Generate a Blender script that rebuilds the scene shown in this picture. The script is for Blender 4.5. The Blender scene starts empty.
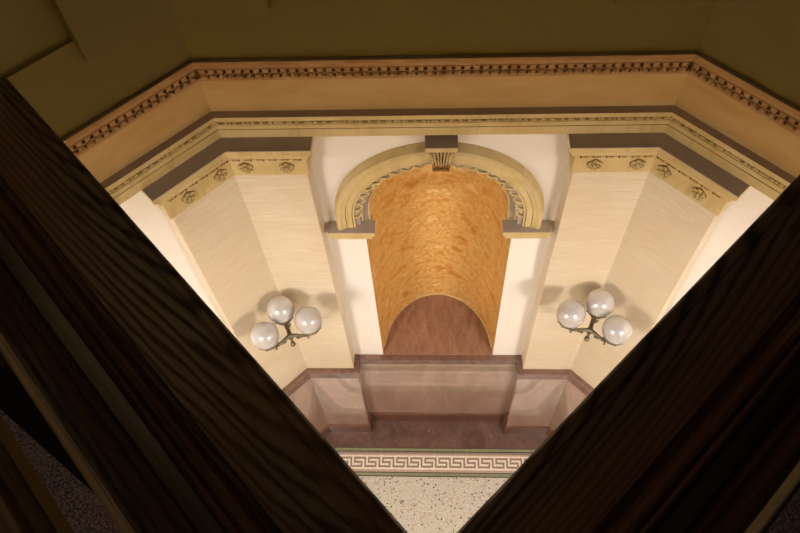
import bpy, math, random
from mathutils import Vector, Matrix
random.seed(7)
K = 1.2                      # metres per drawing unit
COL = bpy.context.scene.collection
T = math.tan(math.radians(22.5))
S2 = 2 ** -.5

# ------------------------------------------------------------------ helpers
class MB:
    def __init__(s): s.v = []; s.f = []; s.m = []; s.sm = []
    def add(s, vs, fs, mi=0, smooth=False):
        b = len(s.v); s.v += [tuple(p) for p in vs]
        for f in fs: s.f.append([b + i for i in f]); s.m.append(mi); s.sm.append(smooth)
    def box(s, a, b, mi=0):
        x0, y0, z0 = a; x1, y1, z1 = b
        s.add([(x0,y0,z0),(x1,y0,z0),(x1,y1,z0),(x0,y1,z0),(x0,y0,z1),(x1,y0,z1),(x1,y1,z1),(x0,y1,z1)],
              [(0,3,2,1),(4,5,6,7),(0,1,5,4),(1,2,6,5),(2,3,7,6),(3,0,4,7)], mi)
    def rings(s, rings, mi=0, closed=True, cap0=True, cap1=True, smooth=False, mats=None):
        n = len(rings[0]); vs = [p for r in rings for p in r]; b = len(s.v); s.v += [tuple(p) for p in vs]
        for i in range(len(rings) - 1):
            m = mats[i] if mats else mi
            for j in range(n if closed else n - 1):
                k = (j + 1) % n
                s.f.append([b+i*n+j, b+i*n+k, b+(i+1)*n+k, b+(i+1)*n+j]); s.m.append(m); s.sm.append(smooth)
        if cap0: s.f.append([b + j for j in range(n)][::-1]); s.m.append(mats[0] if mats else mi); s.sm.append(False)
        if cap1: s.f.append([b + (len(rings)-1)*n + j for j in range(n)]); s.m.append(mats[-1] if mats else mi); s.sm.append(False)
    def tube(s, pts, rad, n=10, mi=0):
        pts = [Vector(p) for p in pts]; R = []
        if not isinstance(rad, (list, tuple)): rad = [rad] * len(pts)
        ref = None
        for i, p in enumerate(pts):
            t = (pts[min(i+1, len(pts)-1)] - pts[max(i-1, 0)]).normalized()
            if ref is None:
                ref = Vector((0,0,1)) if abs(t.z) < .9 else Vector((1,0,0))
            u = t.cross(ref).normalized(); w = u.cross(t).normalized(); ref = w
            R.append([p + rad[i]*(math.cos(a)*u + math.sin(a)*w) for a in [2*math.pi*k/n for k in range(n)]])
        s.rings(R, mi, smooth=True)
    def lathe(s, prof, c=(0,0,0), n=24, mi=0, smooth=True):
        c = Vector(c)
        R = [[c + Vector((r*math.cos(2*math.pi*k/n), r*math.sin(2*math.pi*k/n), z)) for k in range(n)] for r, z in prof]
        s.rings(R, mi, smooth=smooth)
    def blob(s, c, r, M=None, nu=10, nv=6, mi=0):
        c = Vector(c); R = []
        for i in range(nv + 1):
            ph = -math.pi/2 + math.pi * i / nv
            row = []
            for k in range(nu):
                a = 2*math.pi*k/nu
                p = Vector((r[0]*max(math.cos(ph), .02)*math.cos(a), r[1]*max(math.cos(ph), .02)*math.sin(a), r[2]*math.sin(ph)))
                row.append(c + (M @ p if M else p))
            R.append(row)
        s.rings(R, mi, smooth=True)
    def build(s, name, mats, parent=None, org=(0,0,0), rot=0.0, loc=None):
        me = bpy.data.meshes.new(name)
        o3 = Vector(org)
        me.from_pydata([tuple((Vector(p) - o3) * K) for p in s.v], [], s.f)
        if not isinstance(mats, (list, tuple)): mats = [mats]
        for m in mats: me.materials.append(m)
        for i, p in enumerate(me.polygons): p.material_index = s.m[i]; p.use_smooth = s.sm[i]
        me.validate(); me.update()
        import bmesh
        bm = bmesh.new(); bm.from_mesh(me); bmesh.ops.recalc_face_normals(bm, faces=bm.faces); bm.to_mesh(me); bm.free()
        o = bpy.data.objects.new(name, me); COL.objects.link(o)
        if parent is not None: o.parent = parent
        if loc is not None: o.location = Vector(loc) * K
        elif parent is None: o.location = o3 * K
        o.rotation_euler = (0, 0, rot)
        return o

def tag(o, label=None, cat=None, group=None, kind=None):
    if label: o['label'] = label
    if cat: o['category'] = cat
    if group: o['group'] = group
    if kind: o['kind'] = kind
    return o
def empty(name, org, label, cat, group=None, rot=0.0):
    o = bpy.data.objects.new(name, None); COL.objects.link(o)
    o.location = Vector(org) * K; o.rotation_euler = (0, 0, rot); o.empty_display_size = .1
    return tag(o, label, cat, group)
def struct(o): o['kind'] = 'structure'; return o

# ------------------------------------------------------------------ materials
class NT:
    def __init__(s, name, rough=.5, spec=.5):
        s.mat = bpy.data.materials.new(name); s.mat.use_nodes = True
        s.n = s.mat.node_tree.nodes; s.l = s.mat.node_tree.links
        s.b = s.n['Principled BSDF']; s.b.inputs['Roughness'].default_value = rough
        s.b.inputs['Specular IOR Level'].default_value = spec
        s.tc = s.n.new('ShaderNodeTexCoord').outputs['Object']
    def map(s, scale=(1,1,1), rot=(0,0,0), src=None):
        m = s.n.new('ShaderNodeMapping'); m.inputs['Scale'].default_value = scale; m.inputs['Rotation'].default_value = rot
        s.l.new(src or s.tc, m.inputs['Vector']); return m.outputs[0]
    def noise(s, scale, detail=4, dist=0, vec=None, rough=.5):
        t = s.n.new('ShaderNodeTexNoise'); t.inputs['Scale'].default_value = scale; t.inputs['Detail'].default_value = detail
        t.inputs['Distortion'].default_value = dist; t.inputs['Roughness'].default_value = rough
        s.l.new(vec or s.tc, t.inputs['Vector']); return t.outputs['Fac']
    def wave(s, scale, dist, vec=None, detail=2, dscale=1, kind='BANDS', d='Y'):
        t = s.n.new('ShaderNodeTexWave'); t.wave_type = kind
        if kind == 'BANDS': t.bands_direction = d
        else: t.rings_direction = 'Z'
        t.inputs['Scale'].default_value = scale; t.inputs['Distortion'].default_value = dist
        t.inputs['Detail'].default_value = detail; t.inputs['Detail Scale'].default_value = dscale
        s.l.new(vec or s.tc, t.inputs['Vector']); return t.outputs['Fac']
    def voro(s, scale, vec=None, feat='F1', out='Distance'):
        t = s.n.new('ShaderNodeTexVoronoi'); t.feature = feat; t.inputs['Scale'].default_value = scale
        s.l.new(vec or s.tc, t.inputs['Vector']); return t.outputs[out]
    def ramp(s, fac, stops):
        r = s.n.new('ShaderNodeValToRGB'); e = r.color_ramp.elements
        while len(e) < len(stops): e.new(.5)
        for i, (p, c) in enumerate(stops):
            e[i].position = p; e[i].color = (c[0], c[1], c[2], 1) if hasattr(c, '__len__') else (c, c, c, 1)
        s.l.new(fac, r.inputs[0]); return r.outputs[0]
    def mix(s, fac, a, b, mode='MIX'):
        m = s.n.new('ShaderNodeMix'); m.data_type = 'RGBA'; m.blend_type = mode
        for sock, val in ((m.inputs[0], fac), (m.inputs[6], a), (m.inputs[7], b)):
            if isinstance(val, bpy.types.NodeSocket): s.l.new(val, sock)
            elif hasattr(val, '__len__'): sock.default_value = (val[0], val[1], val[2], 1)
            else: sock.default_value = val
        return m.outputs[2]
    def col(s, c):
        if isinstance(c, bpy.types.NodeSocket): s.l.new(c, s.b.inputs['Base Color'])
        else: s.b.inputs['Base Color'].default_value = (c[0], c[1], c[2], 1)
        return s
    def bump(s, h, strength=.2, dist=.01):
        b = s.n.new('ShaderNodeBump'); b.inputs['Strength'].default_value = strength; b.inputs['Distance'].default_value = dist
        s.l.new(h, b.inputs['Height']); s.l.new(b.outputs[0], s.b.inputs['Normal']); return s

def lin(r, g, b):
    f = lambda c: ((c/255 + .055)/1.055)**2.4 if c > 10 else c/255/12.92
    return (f(r), f(g), f(b))

m = NT('white_plaster', .6, .3); m.col(m.mix(m.noise(2.2, 3), (.83,.79,.74), (.87,.83,.79))); WHITE = m.mat
m = NT('tan_wall_paint', .6, .3); m.col(m.mix(m.noise(2.2, 3), (.30,.205,.11), (.36,.25,.14))); TANWALL = m.mat
m = NT('cream_paint', .5, .35)
a = m.mix(m.ramp(m.noise(5, 5, .6), [(.35, 0), (.75, 1)]), (.66,.535,.285), (.56,.42,.17))
a = m.mix(m.ramp(m.noise(3, 5, .4, m.map((6,6,1))), [(.55, 0), (.8, .6)]), a, (.40,.26,.09))
m.col(a).bump(m.noise(60, 2), .05); CREAM = m.mat
m = NT('ochre_dimmed_cream_paint', .5, .35); m.col(m.mix(m.ramp(m.noise(4, 5, .5, m.map((1,1,3))), [(.35, 0), (.7, 1)]), (.56,.39,.175), (.50,.325,.12))); OCHRE_DIM = m.mat  # ochre patina of the frieze, upper-zone dimness also put into the colour
m = NT('aged_dimmed_cream_paint', .55, .3); m.col(m.mix(m.ramp(m.noise(9, 5, .6), [(.35, 0), (.7, 1)]), (.47,.30,.14), (.36,.20,.08))); AGED_DIM = m.mat  # aged cream, with the cornice's dim light put into the colour
m = NT('carving_dirt_and_shade', .8, .2); m.col(m.mix(m.noise(60, 3), (.15,.075,.028), (.36,.21,.085))); DIRT_SHADE = m.mat  # carving dirt, plus recess shade put into the colour
m = NT('ledge_dust_and_recess_shade', .9, .1); m.col(m.mix(m.noise(14, 4), (.36,.295,.25), (.48,.40,.34))); DUST_SHADE = m.mat  # dust on ledges; on the arch recess it is shade put into colour
m = NT('green_wall_paint', .55, .3); m.col(m.mix(m.noise(3, 3), (.140,.112,.020), (.17,.138,.028))); GREEN = m.mat
def travertine(name):
    m = NT(name, .35, .4)
    v = m.map((1.3, 1.3, 16))
    a = m.ramp(m.noise(4, 6, .7, v, .6), [(.3, (.64,.54,.39)), (.5, (.69,.60,.46)), (.72, (.77,.69,.55))])
    b = m.mix(m.ramp(m.noise(1.6, 2), [(.4, 0), (.6, .45)]), a, (.64,.50,.33))
    c = m.mix(m.ramp(m.noise(26, 3, 0, m.map((1,1,7))), [(.60, 0), (.70, .3)]), b, (.88,.80,.66))
    return m.col(c).mat
TRAV = travertine('travertine')
m = NT('orange_marble', .55, .3)
n1 = m.noise(6, 9, .3, m.map((1,1,1.2)), .66)
a = m.ramp(n1, [(.34, (.54,.23,.04)), (.43, (.63,.33,.075)), (.50, (.70,.46,.17)), (.56, (.60,.31,.065)), (.66, (.76,.55,.25))])
a = m.mix(m.ramp(m.noise(16, 6, .8, None, .7), [(.52, 0), (.66, .6)]), a, (.78,.52,.20))
# redder stone towards the crown of the niche
sx = m.n.new('ShaderNodeSeparateXYZ'); m.l.new(m.tc, sx.inputs[0])
mr = m.n.new('ShaderNodeMapRange'); mr.inputs['From Min'].default_value = 2.2*K; mr.inputs['From Max'].default_value = 3.4*K
m.l.new(sx.outputs['Z'], mr.inputs['Value'])
mm = m.n.new('ShaderNodeMath'); mm.operation = 'MULTIPLY'; m.l.new(mr.outputs[0], mm.inputs[0]); m.l.new(m.ramp(m.noise(5, 6, 1.2), [(.42, 0), (.6, .75)]), mm.inputs[1])
m.col(m.mix(mm.outputs[0], a, (.66,.15,.03))); ORANGE = m.mat
def purple(name, lo, hi, scale=3, rough=.13, vec=(1,1,1), vein=.4):
    m = NT(name, rough, .7); m.b.inputs['Coat Weight'].default_value = .8 if rough < .1 else 0; m.b.inputs['Coat IOR'].default_value = 1.7
    v = m.map(vec)
    a = m.ramp(m.noise(scale, 7, 1.4, v, .62), [(.3, lo), (.7, hi)])
    a = m.mix(m.ramp(m.noise(scale*7, 4, 2, v), [(.6, 0), (.72, vein)]), a, tuple(min(1, c*2.0) for c in hi))
    return m.col(a).mat
PURPLE = purple('purple_marble', (.080,.042,.033), (.17,.098,.078))
BASEM = purple('red_brown_marble', (.10,.042,.026), (.16,.075,.05), 6, .3)
PURCAP = purple('purple_marble_cap', (.10,.045,.033), (.21,.115,.085), 5)
SILLM = purple('sill_marble', (.17,.075,.05), (.34,.19,.13), 5, .3, (2.2,.7,1))
PINK = purple('pink_marble', (.30,.19,.145), (.41,.275,.215), 1.6, .05, (1.6,1.6,.6), .12)
m = NT('terrazzo', .28, .45)
cell = m.voro(52, None, 'F1', 'Color'); cd = m.voro(52)
base = m.mix(m.ramp(m.noise(75, 3, 0, None, .7), [(.38, 0), (.62, 1)]), (.38,.345,.28), (.62,.59,.52))
sr = m.n.new('ShaderNodeSeparateColor'); m.l.new(cell, sr.inputs[0])
base = m.mix(m.ramp(sr.outputs[1], [(.86, 0), (.88, .5)]), base, (.36,.26,.18))
dark = m.ramp(sr.outputs[0], [(.87, 0), (.875, 1)])
near = m.ramp(cd, [(.36, 1), (.48, 0)])
m.col(m.mix(m.mix(1, dark, near, 'MULTIPLY'), base, (.045,.035,.025))); TERR = m.mat
def plain(name, c, rough=.5, metal=0, spec=.5, var=.12, sc=40):
    m = NT(name, rough, spec); m.b.inputs['Metallic'].default_value = metal
    m.col(m.mix(m.noise(sc, 3), tuple(x*(1-var) for x in c), tuple(min(1, x*(1+var)) for x in c))); return m.mat
def tess(name, c): 
    m = NT(name, .35, .45)
    m.col(m.mix(m.voro(130, None, 'F1', 'Color'), tuple(x*.72 for x in c), tuple(min(1, x*1.25) for x in c))); return m.mat
T_GREEN = tess('green_tesserae', (.22,.235,.13)); T_DARK = tess('dark_tesserae', (.05,.036,.028))
T_TAUPE = tess('taupe_tesserae', (.25,.185,.14)); T_CREAM = tess('cream_tesserae', (.74,.64,.54)); T_ROSE = tess('rose_tesserae', (.42,.30,.24))
m = NT('opal_glass', .2, 1.0); m.col((.50,.475,.475)); m.b.inputs['Coat Weight'].default_value = 1; m.b.inputs['Coat IOR'].default_value = 1.8; m.b.inputs['Coat Roughness'].default_value = .17; OPAL = m.mat
BRONZE = plain('aged_bronze', (.20,.17,.11), .42, .7, .5, .3, 60)
def oak(name, sc=1.0, dk=1.0, cath=True, ro=.42):
    m = NT(name, .40, .5)
    if cath:
        w = m.wave(2.6*sc, 5.5, m.map((1.3, 12, .1), (0,0,.02)), 2.5, 1.3, 'RINGS')
    else:
        w = m.wave(9*sc, 4, m.map((.25, 3.5, 3.5)), 3, .9, 'BANDS', 'Y')
    fine = m.noise(85, 3, 0, m.map((.10, 3, 3)))
    a = m.ramp(w, [(.12, (.006*dk,.004*dk,.003*dk)), (.38, (.032*dk,.023*dk,.0175*dk)), (.9, (.046*dk,.033*dk,.025*dk))])
    a = m.mix(m.ramp(fine, [(.45, 0), (.62, .55)]), a, (.018*dk,.011*dk,.007*dk))
    a = m.mix(m.ramp(m.noise(3, 3, 0, m.map((.3,2,2))), [(.45, 0), (.6, .5)]), a, (.060*dk,.026*dk,.011*dk))
    rr = m.ramp(w, [(.1, ro+.2), (.5, ro)]); m.l.new(rr, m.b.inputs['Roughness'])
    return m.col(a).bump(w, .12, .003).mat
OAK = oak('dark_oak', 1, 3.2); OAK2 = oak('dark_oak_moulding', 1, 3.2, False, .24)
LACQ = plain('smooth_dark_lacquer', (.030,.025,.021), .4, 0, .5, .1, 8)
GOLDWOOD = plain('golden_oak', (.30,.19,.085), .4)  # golden tone for the handrail's inner edge faces
m = NT('purple_carpet', .95, .1); m.col(m.mix(m.ramp(m.noise(170, 2), [(.4, 0), (.6, 1)]), (.20,.15,.19), (.66,.52,.62))).bump(m.noise(170, 2), .6, .01); CARPET = m.mat
m = NT('clear_glass', .03, .5); m.b.inputs['Transmission Weight'].default_value = 1; m.b.inputs['IOR'].default_value = 1.47; m.col((.86,.88,.85)); GLASS = m.mat
EDGE = plain('frosted_glass_edge', (.40,.34,.23), .5)
m = NT('lamp_glow', .5); m.b.inputs['Emission Color'].default_value = (1, .94, .86, 1); m.b.inputs['Emission Strength'].default_value = 61; m.col((.9,.85,.75)); GLOW = m.mat
m = NT('warm_fill_glow', .5); m.b.inputs['Emission Color'].default_value = (1, .60, .27, 1); m.b.inputs['Emission Strength'].default_value = 4.2; m.col((.9,.8,.6)); GLOW2 = m.mat
m = NT('fill_glow', .5); m.b.inputs['Emission Color'].default_value = (1, .80, .60, 1); m.b.inputs['Emission Strength'].default_value = 9; m.col((.9,.8,.6)); GLOW3 = m.mat
CEIL = plain('ceiling_paint', (.72,.66,.54), .7)
DARKMETAL = plain('dark_metal', (.05,.045,.04), .5, .6)

# ------------------------------------------------------------------ plan of the octagonal hall
XC = 1.001
AP = XC * (1 + 2*S2) / 1.0          # apothem of the octagon with side 2*XC
cy = -AP
OCT = []
for k in range(8):
    a = math.radians(90 + 22.5 - 45*k)     # clockwise from the back-left corner
    Rr = AP / math.cos(math.radians(22.5))
    OCT.append((Rr*math.cos(a), cy + Rr*math.sin(a)))
def offs(path, d, closed=True):
    n = len(path); out = []
    for i in range(n):
        p = Vector(path[i])
        if closed or 0 < i < n-1:
            a = (p - Vector(path[i-1])).normalized(); b = (Vector(path[(i+1) % n]) - p).normalized()
        elif i == 0: a = b = (Vector(path[1]) - p).normalized()
        else: a = b = (p - Vector(path[i-1])).normalized()
        na = Vector((a.y, -a.x)); nb = Vector((b.y, -b.x))      # interior is on the right-hand side
        m_ = (na + nb); m_ = m_ / m_.dot(na)
        out.append(p + m_ * d)
    return out
def sweep(mb, path, prof, mats, closed=True):
    """prof: list of (d, z) outline, mats: material per outline edge"""
    rows = [[(q.x, q.y, z) for q in offs(path, d, closed)] for d, z in prof]
    n = len(path); b = len(mb.v)
    for r in rows: mb.v += r
    for i in range(len(rows)-1):
        for j in range(n if closed else n-1):
            k = (j+1) % n
            mb.f.append([b+i*n+j, b+i*n+k, b+(i+1)*n+k, b+(i+1)*n+j]); mb.m.append(mats[i] if isinstance(mats, (list, tuple)) else mats); mb.sm.append(False)

ZD = 1.3; ZE = 3.735
GF = 4.55; GS = 4.40
# walls of the hall: the back one has the niche opening
sides = ['wall_back', 'wall_back_right', 'wall_right', 'wall_front_right', 'wall_front', 'wall_front_left', 'wall_left', 'wall_back_left']
NR = .40; NC = 3.06; ND = .512
ext = offs(OCT, -.25)
for k in range(8):
    p, q = OCT[k], OCT[(k+1) % 8]; pe, qe = ext[k], ext[(k+1) % 8]
    mb = MB()
    if k == 0:
        # front sheet with an arched hole, inner faces only plus a back sheet
        N = 24; arc = [(-NR, ZD)] + [(NR*-math.cos(math.pi*i/N), NC + NR*math.sin(math.pi*i/N)) for i in range(N+1)] + [(NR, ZD)]
        out = [(-XC, ZD)] + [(-XC + 2*XC*i/N, 4.2) for i in range(N+1)] + [(XC, ZD)]
        vs = [(x, 0, z) for x, z in arc] + [(x, 0, z) for x, z in out]; n = len(arc)
        mb.add(vs, [(i, i+1, n+i+1, n+i) for i in range(n-1)], 0)
        mb.add([(-XC,0,-.05),(XC,0,-.05),(XC,0,ZD),(NR,0,ZD),(-NR,0,ZD),(-XC,0,ZD)], [(0,1,2,3,4,5)], 0)
        mb.add([(-XC,0,4.2),(XC,0,4.2),(XC,0,7.6),(-XC,0,7.6)], [(0,1,2,3)], 1)
        mb.add([(pe[0],1.0,-.05),(qe[0],1.0,-.05),(qe[0],1.0,7.6),(pe[0],1.0,7.6)], [(0,1,2,3)], 1)
    else:
        for z0, z1, mi in ((-.05, 4.2, 0), (4.2, 7.6, 1)):
            mb.add([(p[0],p[1],z0),(q[0],q[1],z0),(qe[0],qe[1],z0),(pe[0],pe[1],z0),(p[0],p[1],z1),(q[0],q[1],z1),(qe[0],qe[1],z1),(pe[0],pe[1],z1)],
                   [(0,1,5,4),(1,2,6,5),(2,3,7,6),(3,0,4,7)], mi)
    struct(mb.build(sides[k], [WHITE if k in (7, 0, 1) else TANWALL, GREEN]))
mb = MB(); mb.rings([[(x,y,z) for x,y in ext] for z in (7.6, 7.75)]); struct(mb.build('ceiling', CEIL))
# green band under the recessed attic fields
mb = MB(); sweep(mb, OCT, [(-.01,4.19),(.100,4.19),(.100,4.510),(.088,4.516),(.085,4.523),(.085,7.58),(-.01,7.58)], 0); struct(mb.build('trim_1', GREEN))

# floor: marble margin, mosaic border, terrazzo
mb = MB()
R = [[(q.x,q.y,-.05) for q in offs(OCT, -.2)], [(q.x,q.y,0) for q in offs(OCT, -.2)], [(q.x,q.y,0) for q in offs(OCT, .283)]]
mb.rings(R, 0, cap0=True, cap1=False)
R = [[(q.x,q.y,0) for q in offs(OCT, d)] for d in (.283, .530)]
mb.rings(R, 1, cap0=False, cap1=True)
floor = struct(mb.build('floor', [PURPLE, TERR]))
for f in floor.data.polygons: pass
bd = MB()
for d0, d1, mi in ((.283,.292,1),(.292,.309,0),(.309,.318,1),(.318,.345,2),(.345,.4985,3),(.4985,.512,4),(.474,.474,4)): pass
bands = [(.283,.291,1),(.291,.313,0),(.313,.322,1),(.322,.338,2),(.338,.352,4),(.352,.367,3),
         (.457,.474,3),(.474,.495,4),(.495,.503,1),(.503,.526,0),(.526,.535,1)]
for d0, d1, mi in bands:
    R = [[(q.x,q.y,.0015) for q in offs(OCT, d)] for d in (d0, d1)]
    bd.rings(R, mi, cap0=False, cap1=False)
KEY = ['X.XXXXXX', 'X.X.....', 'X.XXXXX.', 'X.....X.', 'XXXXXXX.']
k0, k1 = .367, .457; rh = (k1-k0)/5
for k in (7, 0, 1):
    p = Vector(OCT[k]); q = Vector(OCT[(k+1) % 8]); t = (q-p).normalized(); nn = Vector((t.y, -t.x)); L = (q-p).length
    per = .1215
    for r in range(5):
        d0 = k0 + r*rh; d1 = d0 + rh
        h0 = L/2 - d0*T; h1 = L/2 - d1*T
        cw = per/8; shift = -.3*per + .014
        i0 = int(math.floor((-h0 - shift)/cw)); i1 = int(math.ceil((h0 - shift)/cw)); mid = p + t*(L/2)
        for i in range(i0, i1):
            a = i*cw + shift; b = a + cw
            a0, b0 = max(a, -h0), min(b, h0); a1, b1 = max(a, -h1), min(b, h1)
            if b0 <= a0 or b1 < a1: continue
            pts = [mid + t*a0 + nn*d0, mid + t*b0 + nn*d0, mid + t*b1 + nn*d1, mid + t*a1 + nn*d1]
            bd.add([(v.x, v.y, .0015) for v in pts], [(0,1,2,3)], 2 if KEY[r][i % 8] == 'X' else 3)
for k in range(2, 7):
    p = OCT[k]; q = OCT[(k+1) % 8]; A = offs(OCT, k0); B = offs(OCT, k1)
    bd.add([(A[k].x,A[k].y,.0015),(A[(k+1)%8].x,A[(k+1)%8].y,.0015),(B[(k+1)%8].x,B[(k+1)%8].y,.0015),(B[k].x,B[k].y,.0015)], [(0,1,2,3)], 3)
o = bd.build('greek_key_border', [T_GREEN, T_DARK, T_TAUPE, T_CREAM, T_ROSE], floor); o['label'] = 'mosaic border with a taupe meander between green lines'

# ------------------------------------------------------------------ dado between the pilasters (marble wainscot)
def wains(name, path, label):
    e = empty(name, (path[0][0], path[0][1], 0), label, 'wainscot')
    og = (path[0][0], path[0][1], 0)
    mb = MB(); sweep(mb, path, [(.002,0),(.024,0),(.024,1.262),(.002,1.262)], 0, False); mb.build('panel', PINK, e, og)
    mb = MB(); sweep(mb, path, [(.002,0),(.040,0),(.040,.150),(.028,.162),(.002,.162)], 0, False); mb.build('base_moulding', BASEM, e, og)
    mb = MB(); sweep(mb, path, [(.002,1.20),(.030,1.20),(.044,1.225),(.044,1.30),(.002,1.30)], [0,0,0,0], False); mb.build('cap_moulding', PURCAP, e, og)
wains('marble_wainscot', [(-.589,0),(.589,0)], 'pinkish marble wainscot below the arched niche, between the two pilaster bases')
tE = .396
CL = Vector((-XC, 0)); CR = Vector((XC, 0)); dL = Vector((-S2,-S2)); dR = Vector((S2,-S2))
eL = CL + dL*(tE+.034); eR = CR + dR*(tE+.034)
wains('marble_wainscot', [tuple(OCT[7]), tuple(eL)], 'marble wainscot on the chamfered wall beyond the left pilaster base')
wains('marble_wainscot', [tuple(eR), tuple(OCT[2])], 'marble wainscot on the chamfered wall beyond the right pilaster base')

# ------------------------------------------------------------------ niche
og = (0, 0, ZD)
ni = empty('arched_niche', og, 'arched wall niche lined with mottled orange marble above a purple marble sill', 'niche')
def hp(r, dd, z, n=28): return [(-r*math.cos(math.pi*i/n), dd*math.sin(math.pi*i/n), z) for i in range(n+1)]
mb = MB(); zs = [ZD, 1.8, 2.4, 2.9, NC]
rows = [hp(NR, ND, z) for z in zs]
for i in range(1, 13):
    a = math.pi/2*i/12; rows.append(hp(NR*max(math.cos(a), .002), ND*max(math.cos(a), .002), NC + NR*math.sin(a)))
mb.rings(rows, 0, closed=False, cap0=False, cap1=False, smooth=True); mb.build('curved_lining', ORANGE, ni, og)
mb = MB(); h = hp(NR+.0, ND+.0, ZD+.004)
mb.rings([h, [(x,y,ZD-.06) for x,y,z in h]], 0); mb.build('sill', SILLM, ni, og)
mb = MB()   # narrow pale bead where the lining meets the sill
mb.tube([(-(NR-.004)*math.cos(math.pi*i/28), (ND-.004)*math.sin(math.pi*i/28), ZD+.006) for i in range(1, 28)], .005, 6); mb.build('bead', CREAM, ni, og)

# ------------------------------------------------------------------ archivolt, imposts, keystone
og = (0, 0, 2.88)
ar = empty('arch_surround', og, 'cream moulded round arch framing the orange niche, resting on small impost blocks', 'arch')
RO = .532; N = 48
def archsweep(mb, prof, mats, a0=0, a1=math.pi, n=N, smooth=True, z0=None):
    """prof: (radius, y)"""
    b = len(mb.v); np_ = len(prof)
    zs0 = 2.981 if z0 is None else z0
    path = [('l', zs0)] + [('a', a0 + (a1-a0)*i/n) for i in range(n+1)] + [('r', zs0)]
    for kind, t in path:
        for r, y in prof:
            if kind == 'l': mb.v.append((-r, y, t))
            elif kind == 'r': mb.v.append((r, y, t))
            else: mb.v.append((-r*math.cos(t), y, NC + r*math.sin(t)))
    for i in range(len(path)-1):
        for j in range(np_-1):
            mb.f.append([b+i*np_+j, b+i*np_+j+1, b+(i+1)*np_+j+1, b+(i+1)*np_+j]); mb.m.append(mats[j] if isinstance(mats,(list,tuple)) else mats); mb.sm.append(False)
mb = MB()
archsweep(mb, [(RO+.012,.004),(RO+.010,-.022),(RO+.002,-.052),(RO-.010,-.060),(RO-.022,-.060),(RO-.026,-.054),(RO-.036,-.048),(RO-.046,-.048),
               (RO-.0462,-.042),(RO-.0485,-.042),(RO-.049,-.044),(RO-.080,-.044),(RO-.0805,-.037),(RO-.083,-.037),(RO-.0835,-.040),(.438,-.040)],
          [0,0,0,0,0,0,0,1,1,1,0,1,1,1,0]); mb.build('archivolt', [CREAM, DIRT_SHADE], ar, og)
mb = MB()
archsweep(mb, [(.438,-.040),(.436,-.030),(.412,-.024),(.409,-.018),(.409,.018)], [0,1,0,0]); mb.build('inner_cove', [DIRT_SHADE, DUST_SHADE], ar, og)
mb = MB()
archsweep(mb, [(.409,.018),(.372,.020),(.370,.014),(.364,.014),(.361,.022),(.364,.032),(.402,.045)], [0,1,1,1,1,1]); mb.build('intrados', [DUST_SHADE, CREAM], ar, og)  # grey front ring carries the recess shade in its colour
# scalloped ornament: a looping thread of plaster around the inner edge of the archivolt
mb = MB(); ns = 22
for side in (0, 1):
    pts = []
    total = math.pi
for i in range(ns):
    a0 = math.pi*(i)/ns; a1 = math.pi*(i+1)/ns
    if abs((a0+a1)/2 - math.pi/2) < .12:
        if i == ns//2: mb.build('scalloped_edging', CREAM, ar, og); mb = MB()
        continue
    pts = []
    for j in range(11):
        u = j/10; a = a0 + (a1-a0)*u
        r = .436 - .034*math.sin(math.pi*u)**.6
        pts.append((-r*math.cos(a), -.036 + .006*math.sin(math.pi*u), NC + r*math.sin(a)))
    if i == ns//2: mb.build('scalloped_edging', CREAM, ar, og); mb = MB()
    mb.tube(pts, .0065, 6)
    am = (a0+a1)/2
    mb.blob((-.425*math.cos(am), -.028, NC + .425*math.sin(am)), (.006,.006,.006), None, 6, 4, 0)
for sgn in ():
    for q in range(1):
        pts = []
        for j in range(9):
            u = j/8; pts.append((sgn*(.434 - .030*math.sin(math.pi*u)**.6), -.034, 2.978 + (NC-2.978)*u))
        mb.tube(pts, .0055, 6)
mb.build('scalloped_edging', CREAM, ar, og)
for sgn in (-1, 1):
    mb = MB()
    def bx(x0, x1, y0, y1, z0, z1, mt=0):
        mb.box((min(sgn*x0,sgn*x1), y0, z0), (max(sgn*x0,sgn*x1), y1, z1), mt)
    bx(.338, .588, -.080, .003, 2.948, 2.980)
    bx(.354, .572, -.074, .003, 2.918, 2.948)
    bx(.374, .560, -.058, .003, 2.905, 2.918)
    bx(.339, .587, -.079, .002, 2.980, 2.982, 1)
    bx(.355, .3995, .003, .034, 2.952, 2.981, 0)
    mb.build('impost', [CREAM, DUST_SHADE], ar, og)
ks = MB(); KT = 3.712
ks.rings([[(-.066,.002,KT-.035),(.066,.002,KT-.035),(.066,-.132,KT-.035),(-.066,-.132,KT-.035)],[(-.068,.002,KT-.02),(.068,.002,KT-.02),(.068,-.138,KT-.02),(-.068,-.138,KT-.02)],
          [(-.068,.002,KT-.002),(.068,.002,KT-.002),(.068,-.138,KT-.002),(-.068,-.138,KT-.002)]], 0)
ks.box((-.067,-.137,KT-.002),(.067,.002,KT), 1)
for M_ in (ks,): M_.v = [(x*1.06+.010, y, z) for x, y, z in M_.v]
ko = ks.build('keystone', [CREAM, DUST_SHADE], ar, og)
kb = MB()  # scroll bracket body
prof = [(-.052,.116,KT-.035),(-.050,.116,KT-.06),(-.044,.100,KT-.09),(-.040,.082,KT-.13),(-.038,.072,KT-.17),(-.038,.080,KT-.20),(-.036,.082,KT-.225),(-.028,.070,KT-.235)]
kb.rings([[(x, .0, z),(-x, .0, z),(-x, -y, z),(x, -y, z)] for x, y, z in prof], 1)
for q in range(-3, 4): kb.blob((q*.0105, -.082, KT-.212), (.0055,.008,.013), None, 6, 4, 1)
kb.v = [(x*1.1+.010, y, z) for x, y, z in kb.v]
kb.build('bracket', [CREAM, DIRT_SHADE], ko, og)
kl = MB()  # acanthus leaf lobes down its face
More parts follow.
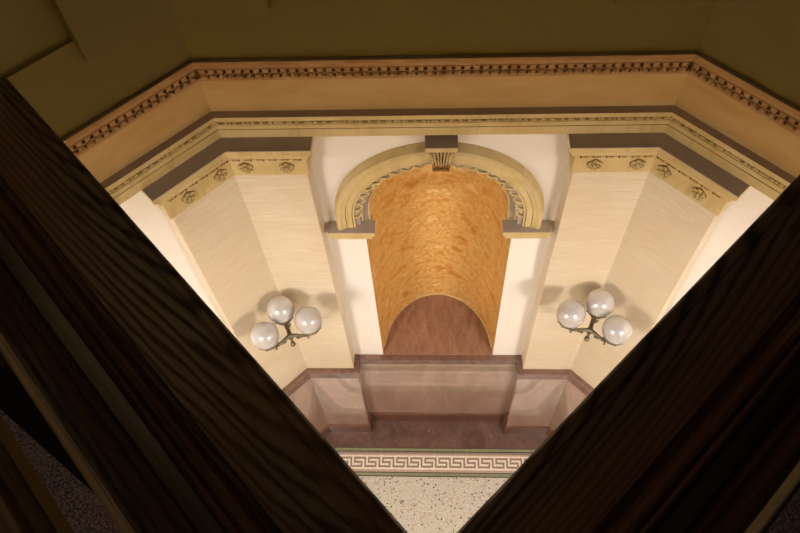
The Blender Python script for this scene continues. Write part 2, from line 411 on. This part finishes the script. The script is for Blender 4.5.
for col_ in range(-3, 4):
    for j in range(7):
        u = j/6; z = KT-.045 - u*.135; yy = -.118 + .046*u + (.0 if abs(col_) < 2 else .006)
        w = .0068*(1 - .25*u)
        kl.blob((col_*.0150*(1 - .28*u) + random.uniform(-.0015,.0015), yy - .004, z + (.006 if col_ % 2 else 0)), (w*.62, .010, .015),
                Matrix.Rotation(-.25*col_/3, 3, 'Y') @ Matrix.Rotation(.3, 3, 'X'), 6, 5, 0)
for sgn in (-1, 1):
    pts = [(sgn*(.052 + .012*math.cos(t)*(1-t/9)), -.06 - .03*math.sin(t)*(1-t/9), KT-.07 + .022*math.sin(t)) for t in [i*.5 for i in range(16)]]
    kl.tube(pts, .005, 6, 0)
kl.v = [(x*1.1+.010, y, z) for x, y, z in kl.v]
kl.build('acanthus_leaf', CREAM, ko, og)

# ------------------------------------------------------------------ corner pilasters
AI = .609
def plan(s, d, lat, z):
    """closed outline of a corner pilaster, s=-1 left, +1 right"""
    dd = Vector((s*S2, -S2)); nn = Vector((-s*S2, -S2)); c0 = Vector((s*XC, 0)); t = tE + lat
    e0 = c0 + dd*t + nn*-.002; e1 = c0 + dd*t + nn*d
    ca = XC - d*T; cb = XC + .002*T
    pts = [(s*(AI-lat), .002), (s*(AI-lat), -d), (s*ca, -d), (e1.x, e1.y), (e0.x, e0.y), (s*cb, .002)]
    return [(x, y, z) for x, y in (pts if s < 0 else pts[::-1])]
def onface(s, face, u, d, z):
    """point on a pilaster face, u from the inner edge (front) or from the arris (chamfer)"""
    if face == 0: return Vector((s*(AI + u), -d, z))
    a = Vector((s*(XC - d*T), -d)); p = a + Vector((s*S2, -S2))*u
    return Vector((p.x, p.y, z))
def rosette(mb, c, s, face, r=.036):
    nn = Vector((0,-1,0)) if face == 0 else Vector((-s*S2, -S2, 0))
    tt = Vector((1,0,0)) if face == 0 else Vector((s*S2, -S2, 0))
    up = Vector((0,0,1)); M = Matrix((tt, nn, up)).transposed()
    P = lambda a, rr, h: c + tt*(rr*math.cos(a)) + up*(rr*math.sin(a)) + nn*h
    mb.rings([[P(2*math.pi*k/16, r*(1.02 + .10*math.sin(5*2*math.pi*k/16)), h) for k in range(16)] for h in (-.001, .0015)], 1)  # brown backing disc: shade around the petals put into the colour
    for k in range(6):
        a = 2*math.pi*k/6 + .5
        c2 = P(a, r*.62, .005)
        Mr = M @ Matrix.Rotation(-a, 3, 'Y')
        mb.blob(c2, (r*.40, .006, r*.25), Mr, 8, 5, 0)
        mb.tube([P(a + q*.42, r*(.95 - .12*abs(q)), .009) for q in (-1,-.5,0,.5,1)], .0032, 5, 0)
        mb.blob(P(a, r*.55, .0105), (r*.16, .002, r*.05), Mr, 6, 4, 1)
    mb.blob(P(0, 0, .008), (r*.24, .010, r*.24), M, 8, 5, 0)
    mb.tube([P(2*math.pi*k/10, r*.30, .008) for k in range(11)], .002, 5, 1)
for s, word in ((-1, 'left'), (1, 'right')):
    og = (s*XC, 0, 0)
    e = empty('corner_pilaster', og, 'pale travertine corner pilaster on marble base, with rosette capital, %s of the niche' % word, 'pilaster')
    mb = MB(); mb.rings([plan(s, .112, -.003, z) for z in (ZD-.01, 3.56)], 0); mb.build('shaft', TRAV, e, og)
    mb = MB()
    mb.rings([plan(s, d, d-.115, z) for d, z in ((.134,0),(.134,1.25))], 0); dd_ = mb.build('dado', PINK, e, og)
    mb = MB(); mb.rings([plan(s, d, d-.115, z) for d, z in ((.148,0),(.148,.150),(.138,.162))], 0); mb.build('plinth', BASEM, dd_, og)
    mb = MB(); mb.rings([plan(s, d, d-.115, z) for d, z in ((.138,1.175),(.148,1.20),(.148,1.292),(.140,1.30))], 0); mb.build('cap_moulding', PURCAP, dd_, og)
    # capital
    mb = MB()
    prof = [(.104,3.495),(.118,3.524),(.118,3.531),(.134,3.535),(.131,3.636),(.137,3.640),(.137,3.652),(.141,3.654),(.146,3.676),(.154,3.690),(.160,3.700),(.160,3.706),(.166,3.708),(.166,3.731)]
    mb.rings([plan(s, d, (d-.115)*1.0 if d > .14 else (d-.115)*.7, z) for d, z in prof], 0, cap1=False)
    mb.rings([plan(s, .166, .051, 3.731), plan(s, .165, .05, 3.735)], 1)
    cap = mb.build('capital', [CREAM, DUST_SHADE], e, og)
    for face, us in ((0, (.082, .270)), (1, (.062, .238))):
        for u in us:
            uu = u if face == 0 else u
            mr_ = MB(); rosette(mr_, onface(s, face, uu + (.0 if face == 0 else 0), .131, 3.588), s, face, .034); mr_.build('rosette', [CREAM, DIRT_SHADE], cap, og)
    mb = MB()   # bead-and-reel groups
    for face, L in ((0, XC - .137*T - AI), (1, tE - .137*T)):
        mb.tube([onface(s, face, .004, .1375, 3.646), onface(s, face, L*.5, .1375, 3.646), onface(s, face, L - .002, .1375, 3.646)], .0035, 6, 0)
        u = .012; g = 0
        while u < L - .01:
            if g % 6 in (4, 5): u += .0095; g += 1; continue
            c = onface(s, face, u, .1385, 3.646)
            big = (g % 6 == 0); dk = 1
            mb.blob(c, (.0065,.0065,.0055) if big else (.003,.005,.006), None, 6, 4, dk)
            u += .0125 if g % 6 in (0, 5) else .008; g += 1
    mb.build('bead_moulding', [CREAM, DIRT_SHADE], cap, og)

# ------------------------------------------------------------------ entablature round the octagon
og = (0, cy, 3.73)
en = empty('entablature', og, 'cream entablature with dentilled cornice running round the hall above niche and pilasters', 'cornice')
mb = MB(); sweep(mb, OCT, [(0,ZE),(.083,ZE),(.083,3.783),(.079,3.784),(.079,3.791),(.088,3.792),(.088,3.815),(.083,3.817),(.083,3.838),(.090,3.842),(.090,3.862),(.0895,3.864),(.0,3.864)],
               [0,0,1,1,1,0,0,0,0,0,0,2]); mb.build('architrave', [CREAM, DIRT_SHADE, DUST_SHADE], en, og)
mb = MB(); sweep(mb, OCT, [(.0,3.864),(.050,3.864),(.046,3.876),(.044,3.89),(.044,4.05),(.0,4.05)], 0); mb.build('frieze', OCHRE_DIM, en, og)
mb = MB(); sweep(mb, OCT, [(.0,4.044),(.056,4.044),(.056,4.058),(.048,4.060),(.048,4.128),(.0,4.13)], [0,0,0,1,0]); dm = mb.build('dentil_moulding', [AGED_DIM, DIRT_SHADE], en, og)
mb = MB(); sweep(mb, OCT, [(.0,4.124),(.082,4.124),(.082,4.134),(.090,4.138),(.094,4.150),(.104,4.168),(.118,4.178),(.118,4.192),(.117,4.195),(.03,4.195)], [0,1,0,0,0,0,0,0,2]); mb.build('crown_moulding', [AGED_DIM, DIRT_SHADE, DUST_SHADE], en, og)
bb = MB()
for k in (7, 0, 1):
    dn = MB()
    p = Vector(OCT[k]); q = Vector(OCT[(k+1) % 8]); t = (q-p).normalized(); nn = Vector((t.y, -t.x)); L = (q-p).length; mid = (p+q)/2
    M = Matrix(((t.x, nn.x, 0), (t.y, nn.y, 0), (0, 0, 1)))
    n = int((L/2 - .036)/.0365)
    for i in range(-n, n+1):
        u = i*.0365
        c = mid + t*u
        def bxl(u0, u1, d0, d1, z0, z1, mi):
            pts = [c + t*a + nn*b for a, b in ((u0,d0),(u1,d0),(u1,d1),(u0,d1))]
            dn.rings([[(v.x,v.y,z) for v in pts] for z in (z0, z1)], mi)
        bxl(-.0115, .0115, .046, .072, 4.096, 4.126, 0)
        bxl(-.0182, .0182, .046, .060, 4.060, 4.088, 0)
        e0 = c + nn*.060
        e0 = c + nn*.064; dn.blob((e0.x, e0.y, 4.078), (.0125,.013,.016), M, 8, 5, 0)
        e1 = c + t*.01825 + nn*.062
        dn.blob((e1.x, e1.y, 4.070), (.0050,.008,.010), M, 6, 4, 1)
    dn.build('dentil_row', [AGED_DIM, DIRT_SHADE], dm, og)
    # bead-and-reel along the architrave
    u = -L/2 + .04; g = 0
    while u < L/2 - .04:
        c = mid + t*u + nn*.0845; r_ = g % 4
        bb.blob((c.x, c.y, 3.827), ((.0085,.006,.0072) if r_ == 0 else (.0028,.006,.0072)), M, 6, 4, 0 if (r_ == 0 or random.random() < .30) else 1)
        u += .012 if r_ in (0, 3) else .0075; g += 1
bb.build('bead_moulding', [CREAM, DIRT_SHADE], en, og)

# attic piers (painted green) standing above the pilasters
for s, word in ((-1, 'left'), (1, 'right')):
    mb = MB(); mb.rings([plan(s, d, l, z) for d, l, z in ((.13,0,4.425),(.142,.008,4.435),(.142,.008,7.58))], 0)
    o = mb.build('attic_pier', GREEN, None, (s*XC, 0, 4.42)); struct(o); o.name = 'trim_%d' % (2 if s < 0 else 3)

# ------------------------------------------------------------------ three-globe wall brackets
def make_sconce():
    e = empty('wall_sconce', (0,0,0), '', 'lamp')
    ZG = 2.48; gl = [(0,-.150), (-.130,-.278), (.130,-.278)]
    mb = MB()
    for z0, z1, w, d in ((2.17,2.34,.026,.020),(2.19,2.32,.018,.032)):
        mb.rings([[(-w*k_,.006,z),(-w*.5*k_,-d,z),(w*.5*k_,-d,z),(w*k_,.006,z)] for z, k_ in ((z0,.5),(z0+.03,1),(z1-.03,1),(z1,.5))], 0)
    mb.build('backplate', BRONZE, e)
    mb = MB()
    mb.tube([(0,-.015,2.25),(0,-.07,2.235),(0,-.13,2.235),(0,-.19,2.26),(0,-.238,2.295)], [.014,.012,.012,.013,.015], 10)
    mb.blob((0,-.238,2.298), (.021,.021,.024), None, 12, 8)
    mb.tube([(0,-.243,2.285),(0,-.262,2.265)], [.010,.008], 8)
    mb.blob((0,-.272,2.256), (.0165,.0165,.0165), None, 12, 8)
    mb.build('stem', BRONZE, e)
    for i, (x, y) in enumerate(gl):
        a = MB(); d = Vector((x, y+.238, 0)); L = d.length; d.normalize(); hub = Vector((0,-.238,2.300))
        pts = []; 
        for j in range(13):
            u = j/12
            pts.append(hub + d*L*u + Vector((0,0, .012*math.sin(math.pi*u*1.0)*(1-u)*2 - .055*math.sin(math.pi*u)*u + (ZG-.100-2.300)*u*u*u)))
        a.tube(pts, [.013 - .003*math.sin(math.pi*j/12) + (.004 if 7 < j < 11 else 0) for j in range(13)], 8)
        side = Vector((-d.y, d.x, 0))
        for sg in (-1, 1):      # leafy scroll on each arm
            if i == 0 and sg > 0: continue
            cc = hub + d*L*.34 + Vector((0,0,-.022)); 
            a.tube([cc + d*(.016*math.cos(t)*(1-t/8)) + Vector((0,0,.016*math.sin(t)*(1-t/8))) + side*sg*.004 for t in [q*.55 for q in range(12)]], .0048, 6)
            cc = hub + d*L*.80 + Vector((0,0,-.002))
            a.tube([cc + side*sg*.012 + Vector((0,0,-.012)), cc + side*sg*.022, cc + side*sg*.020 + Vector((0,0,.016)), cc + side*sg*.030 + Vector((0,0,.024))], [.006,.005,.004,.002], 6)
        arm = a.build('arm', BRONZE, e)
        c = MB(); c.lathe([(.008,-.116),(.018,-.110),(.020,-.102),(.028,-.098),(.050,-.088),(.062,-.074),(.067,-.058),(.064,-.055),(.058,-.060),(.040,-.074),(.004,-.082)], (x,y,ZG), 20)
        for q in range(10):
            t = 2*math.pi*q/10; c.blob((x+.063*math.cos(t), y+.063*math.sin(t), ZG-.064), (.007,.007,.012), None, 6, 4)
        c.build('cup', BRONZE, arm)
        g = MB(); n = 18; g.lathe([(max(.081*math.cos(-math.pi/2 + math.pi*j/n), .0006), .081*math.sin(-math.pi/2 + math.pi*j/n)) for j in range(n+1)], (x,y,ZG), 36)
        g.build('globe', OPAL, e)
    return e
def copy_tree(o, parent=None):
    c = o.copy(); COL.objects.link(c); c.parent = parent
    for ch in list(o.children): copy_tree(ch, c)
    return c
sc = make_sconce()
DA = .112
sc.location = Vector((-(XC - DA*T) - .020, -DA - .006, -.02)) * K; sc.rotation_euler = (0, 0, math.radians(22.5))
sc2 = copy_tree(sc)
sc2.location = Vector(((XC - DA*T) + .010, -DA, .05)) * K; sc2.rotation_euler = (0, 0, math.radians(-22.5))
sc['label'] = 'bronze bracket lamp with three white globes on the pilaster left of the niche'
sc2['label'] = 'bronze bracket lamp with three white globes on the pilaster right of the niche'
for o in (sc, sc2): o['group'] = 'globe lamps on the pilasters'

# ------------------------------------------------------------------ gallery the photographer stands on
A = (-.0252, -2.0738); B = (-.733, -1.333); B2 = (.700, -1.3505)
wx = XC + 1.30
og = (0, -3, GS)
poly = [(-wx,-1.333), B, A, B2, (wx,-1.3505)] + [OCT[k] for k in (2,3,4,5,6,7)]
mb = MB(); mb.rings([[(x,y,z) for x,y in poly] for z in (GS, GF)], 0)
o = struct(mb.build('floor', plain('gallery_plaster', (.24,.19,.13), .7))); o.name = 'floor_gallery'

def seg(P, Q, d0, d1, prof, mats, name, mat, parent, porg, prot):
    """extrude an outline (distance from the opening edge, z) from P to Q; ends mitred with slopes d0, d1"""
    P = Vector(P); Q = Vector(Q); L = (Q-P).length; t = (Q-P).normalized(); ang = math.atan2(t.y, t.x)
    mb = MB()
    mb.rings([[(0 + d*d0, -d, z) for d, z in prof], [(L + d*d1, -d, z) for d, z in prof]], 0, mats=None)
    if mats: 
        for i in range(len(prof)): mb.m[i] = mats[i]
    o = mb.build(name, mat, parent)
    o.rotation_euler = (0, 0, ang - prot)
    off = Vector((P.x - porg[0], P.y - porg[1], 0)); off.rotate(Matrix.Rotation(-prot, 3, 'Z'))
    o.location = off * K
    return o
ZT = 5.26
NOSE = [(.004,ZT-.034),(0,ZT-.026),(0,ZT-.010),(.004,ZT-.002),(.010,ZT),(.018,ZT),(.0195,ZT-.003),(.0215,ZT-.003),(.023,ZT),(.101,ZT),(.103,ZT-.022),(.112,ZT-.024),(.112,ZT-.034)]
RIDGE = [(.112,ZT-.03),(.112,ZT-.004),(.114,ZT+.006),(.119,ZT+.014),(.125,ZT+.017),(.130,ZT+.013),(.132,ZT+.004),(.1345,ZT+.002),(.136,ZT+.008),(.140,ZT+.010),(.144,ZT+.006),(.1455,ZT-.018),(.148,ZT-.020),(.148,ZT-.03)]
BACK = [(.148,ZT-.03),(.148,ZT-.006),(.225,ZT-.006),(.230,ZT-.012),(.230,ZT-.03)]
BODY = [(.014,GF),(.014,ZT-.03),(.222,ZT-.03),(.222,GF)]
GL = [(.158,ZT-.006),(.158,5.652),(.1625,5.652),(.1625,ZT-.006)]
GE = [(.1576,5.652),(.1576,5.6545),(.159,5.656),(.1615,5.656),(.163,5.6545),(.163,5.652)]
HR = [(.183,5.650),(.180,5.664),(.184,5.676),(.196,5.684),(.215,5.688),(.235,5.684),(.247,5.676),(.251,5.664),(.246,5.650),(.236,5.640),(.194,5.640)]
arms = [('left', [(-wx,-1.333), B, A]), ('right', [A, B2, (wx,-1.3505)])]
# the opening lies on the left of the walking direction, the gallery on the right
full = [Vector(p) for p in ((-wx,-1.333), B, A, B2, (wx,-1.3505))]
def slope(i):
    """x shift per unit depth at vertex i"""
    if i in (0, 4): return 0, 0
    a = (full[i]-full[i-1]).normalized(); b = (full[i+1]-full[i]).normalized()
    th = a.x*b.y - a.y*b.x; c = a.dot(b); k = math.tan(math.atan2(th, c)/2)
    return k, -k
for word, idx, end in (('left', (0,1), 2), ('right', (2,3), 2)):
    corner = full[2]
    lab = {'left': 'dark oak parapet with a flat grained cap on the left side of the V-shaped opening',
           'right': 'dark oak parapet with a flat grained cap on the right side of the V-shaped opening'}[word]
    og = (full[2].x, full[2].y, 0)
    e = empty('oak_parapet', (og[0], og[1], GF), lab, 'parapet')
    gp = empty('glass_guard', (og[0], og[1], GF), 'upright glass guard standing on the oak parapet, %s side of the opening' % word, 'glass guard')
    hr = empty('handrail', (og[0], og[1], GF), 'dark polished wooden handrail standing behind the glass guard on the %s side of the opening' % word, 'handrail')
    for i in idx:
        P, Q = full[i], full[i+1]
        d0 = slope(i)[1]; d1 = slope(i+1)[0]
        def S(prof, name, mat, par, mats=None):
            pr = [(d, z-GF) for d, z in prof]
            return seg(P, Q, d0, d1, pr, mats, name, mat, par, og, 0)
        S(BODY, 'panelled_body', OAK2, e); S(NOSE, 'cap_board', OAK, e); S(RIDGE, 'ridge_moulding', OAK2, e); S(BACK, 'rear_ledge', LACQ, e)
        S(GL, 'pane', GLASS, gp); S(GE, 'top_edge', EDGE, gp)
        S(HR, 'rail', [OAK2, GOLDWOOD], hr, [1,1,0,0,0,0,0,0,0,0,0])
        # brackets carrying the handrail
        t = (Q-P).normalized(); n_ = Vector((t.y, -t.x)); L = (Q-P).length
        for u in ((L-.04 if i < 2 else .04), L*.5 if i in (0, 3) else (.02 if i == 1 else L-.02)):
            c = P + t*u + n_*.213; mb = MB()
            mb.lathe([(.016,ZT-.006-GF),(.016,ZT+.004-GF),(.008,ZT+.010-GF),(.007,5.60-GF),(.014,5.63-GF),(.014,5.645-GF)], (c.x-og[0], c.y-og[1], 0), 14)
            mb.build('post', DARKMETAL, hr)
mb = MB(); 
cp = offs([(-wx,-1.333), B, A, B2, (wx,-1.3505)], .225, False)
poly = [(q.x, q.y) for q in cp] + [(q.x, q.y) for q in [offs(OCT, .01)[k] for k in (3,4,5,6)]]
mb.rings([[(x,y,z) for x,y in poly] for z in (GF, GF+.008)], 0)
tag(mb.build('carpet', CARPET), 'mottled purple-grey carpet on the gallery floor behind the left handrail', 'carpet')

mb = MB()
mb.rings([[(x, y, z) for x, y in ((-.83,-1.562), (-.26,-2.18), (-.678,-1.884), (-.879,-1.744), (-1.135,-1.565), (-1.13,-1.562))] for z in (GF+.008, GF+.016)], 0)
tag(mb.build('dark_wedge', plain('flat_black', (.012,.011,.011), .8)), 'black wedge on the carpet along the foot of the left parapet', 'mat')  # thin black wedge laid over the carpet
# ------------------------------------------------------------------ lamps
def ceiling_lamp(x, y, label):
    og = (x, y, GS)
    e = empty('ceiling_lamp', og, label, 'lamp', 'lamps under the gallery')
    mb = MB(); mb.lathe([(.06,0),(.06,-.005),(.60,-.012),(.635,-.05),(.64,-.315),(.63,-.315),(.625,-.06),(.59,-.02),(.02,-.015)], og, 40); mb.build('shade', plain('lamp_shade_enamel', (.25,.22,.18), .6), e, og)
    mb = MB(); n = 14; mb.lathe([(max(.40*math.cos(-math.pi/2+math.pi*j/n),.001), .165*math.sin(-math.pi/2+math.pi*j/n)-.185) for j in range(n+1)], og, 28); mb.build('globe', GLOW, e, og)
ceiling_lamp(-1.86, -2.72, 'round ceiling lamp under the gallery on the left')
ceiling_lamp(1.86, -2.72, 'round ceiling lamp under the gallery on the right')
def pendant(x, y, z, label, glow):
    og = (x, y, z)
    e = empty('fill_lamp', og, label, 'lamp')
    mb = MB(); mb.tube([(x,y,7.6),(x,y,z+.12)], .008, 6); mb.build('rod', DARKMETAL, e, og)
    mb = MB(); n = 12; mb.lathe([(max(.15*math.cos(-math.pi/2+math.pi*j/n),.001), .15*math.sin(-math.pi/2+math.pi*j/n)) for j in range(n+1)], og, 24); mb.build('globe', glow, e, og)
pendant(-1.3, -.9, 7.1, 'added unseen warm fill globe hanging from the upper ceiling near the niche wall', GLOW2)  # added unseen fill for the upper wall and the left rail's sheen
pendant(-1.4, -3.7, 6.9, 'added unseen warm fill globe hanging above the gallery behind the camera', GLOW3)  # added unseen fill to brighten the carpet and rails

# ------------------------------------------------------------------ camera
cam = bpy.data.cameras.new('camera'); co = bpy.data.objects.new('camera', cam); COL.objects.link(co)
pitch, yaw, roll = map(math.radians, (57.9066, -5.2699, -4.5988))
fwd = Vector((math.sin(yaw)*math.cos(pitch), math.cos(yaw)*math.cos(pitch), -math.sin(pitch)))
rt = Vector((math.cos(yaw), -math.sin(yaw), 0)); up = rt.cross(fwd)
r2 = math.cos(roll)*rt + math.sin(roll)*up; u2 = -math.sin(roll)*rt + math.cos(roll)*up
Mx = Matrix((r2, u2, -fwd)).transposed().to_4x4(); Mx.translation = Vector((-.0209, -2.2106, 6.0605)) * K
co.matrix_world = Mx
cam.sensor_width = 36; cam.lens = 709.09/800*36; cam.clip_start = .02; cam.clip_end = 100
cam.dof.use_dof = True; cam.dof.focus_distance = 4.6*K; cam.dof.aperture_fstop = 18
sc_ = bpy.context.scene; sc_.camera = co
w = bpy.data.worlds.new('world'); sc_.world = w; w.use_nodes = True
w.node_tree.nodes['Background'].inputs[0].default_value = (.05,.04,.03,1); w.node_tree.nodes['Background'].inputs[1].default_value = .1
sc_.view_settings.view_transform = 'Standard'; sc_.view_settings.look = 'None'; sc_.view_settings.gamma = 1
sc_.view_settings.use_curve_mapping = False
sc_.view_settings.exposure = 0.25
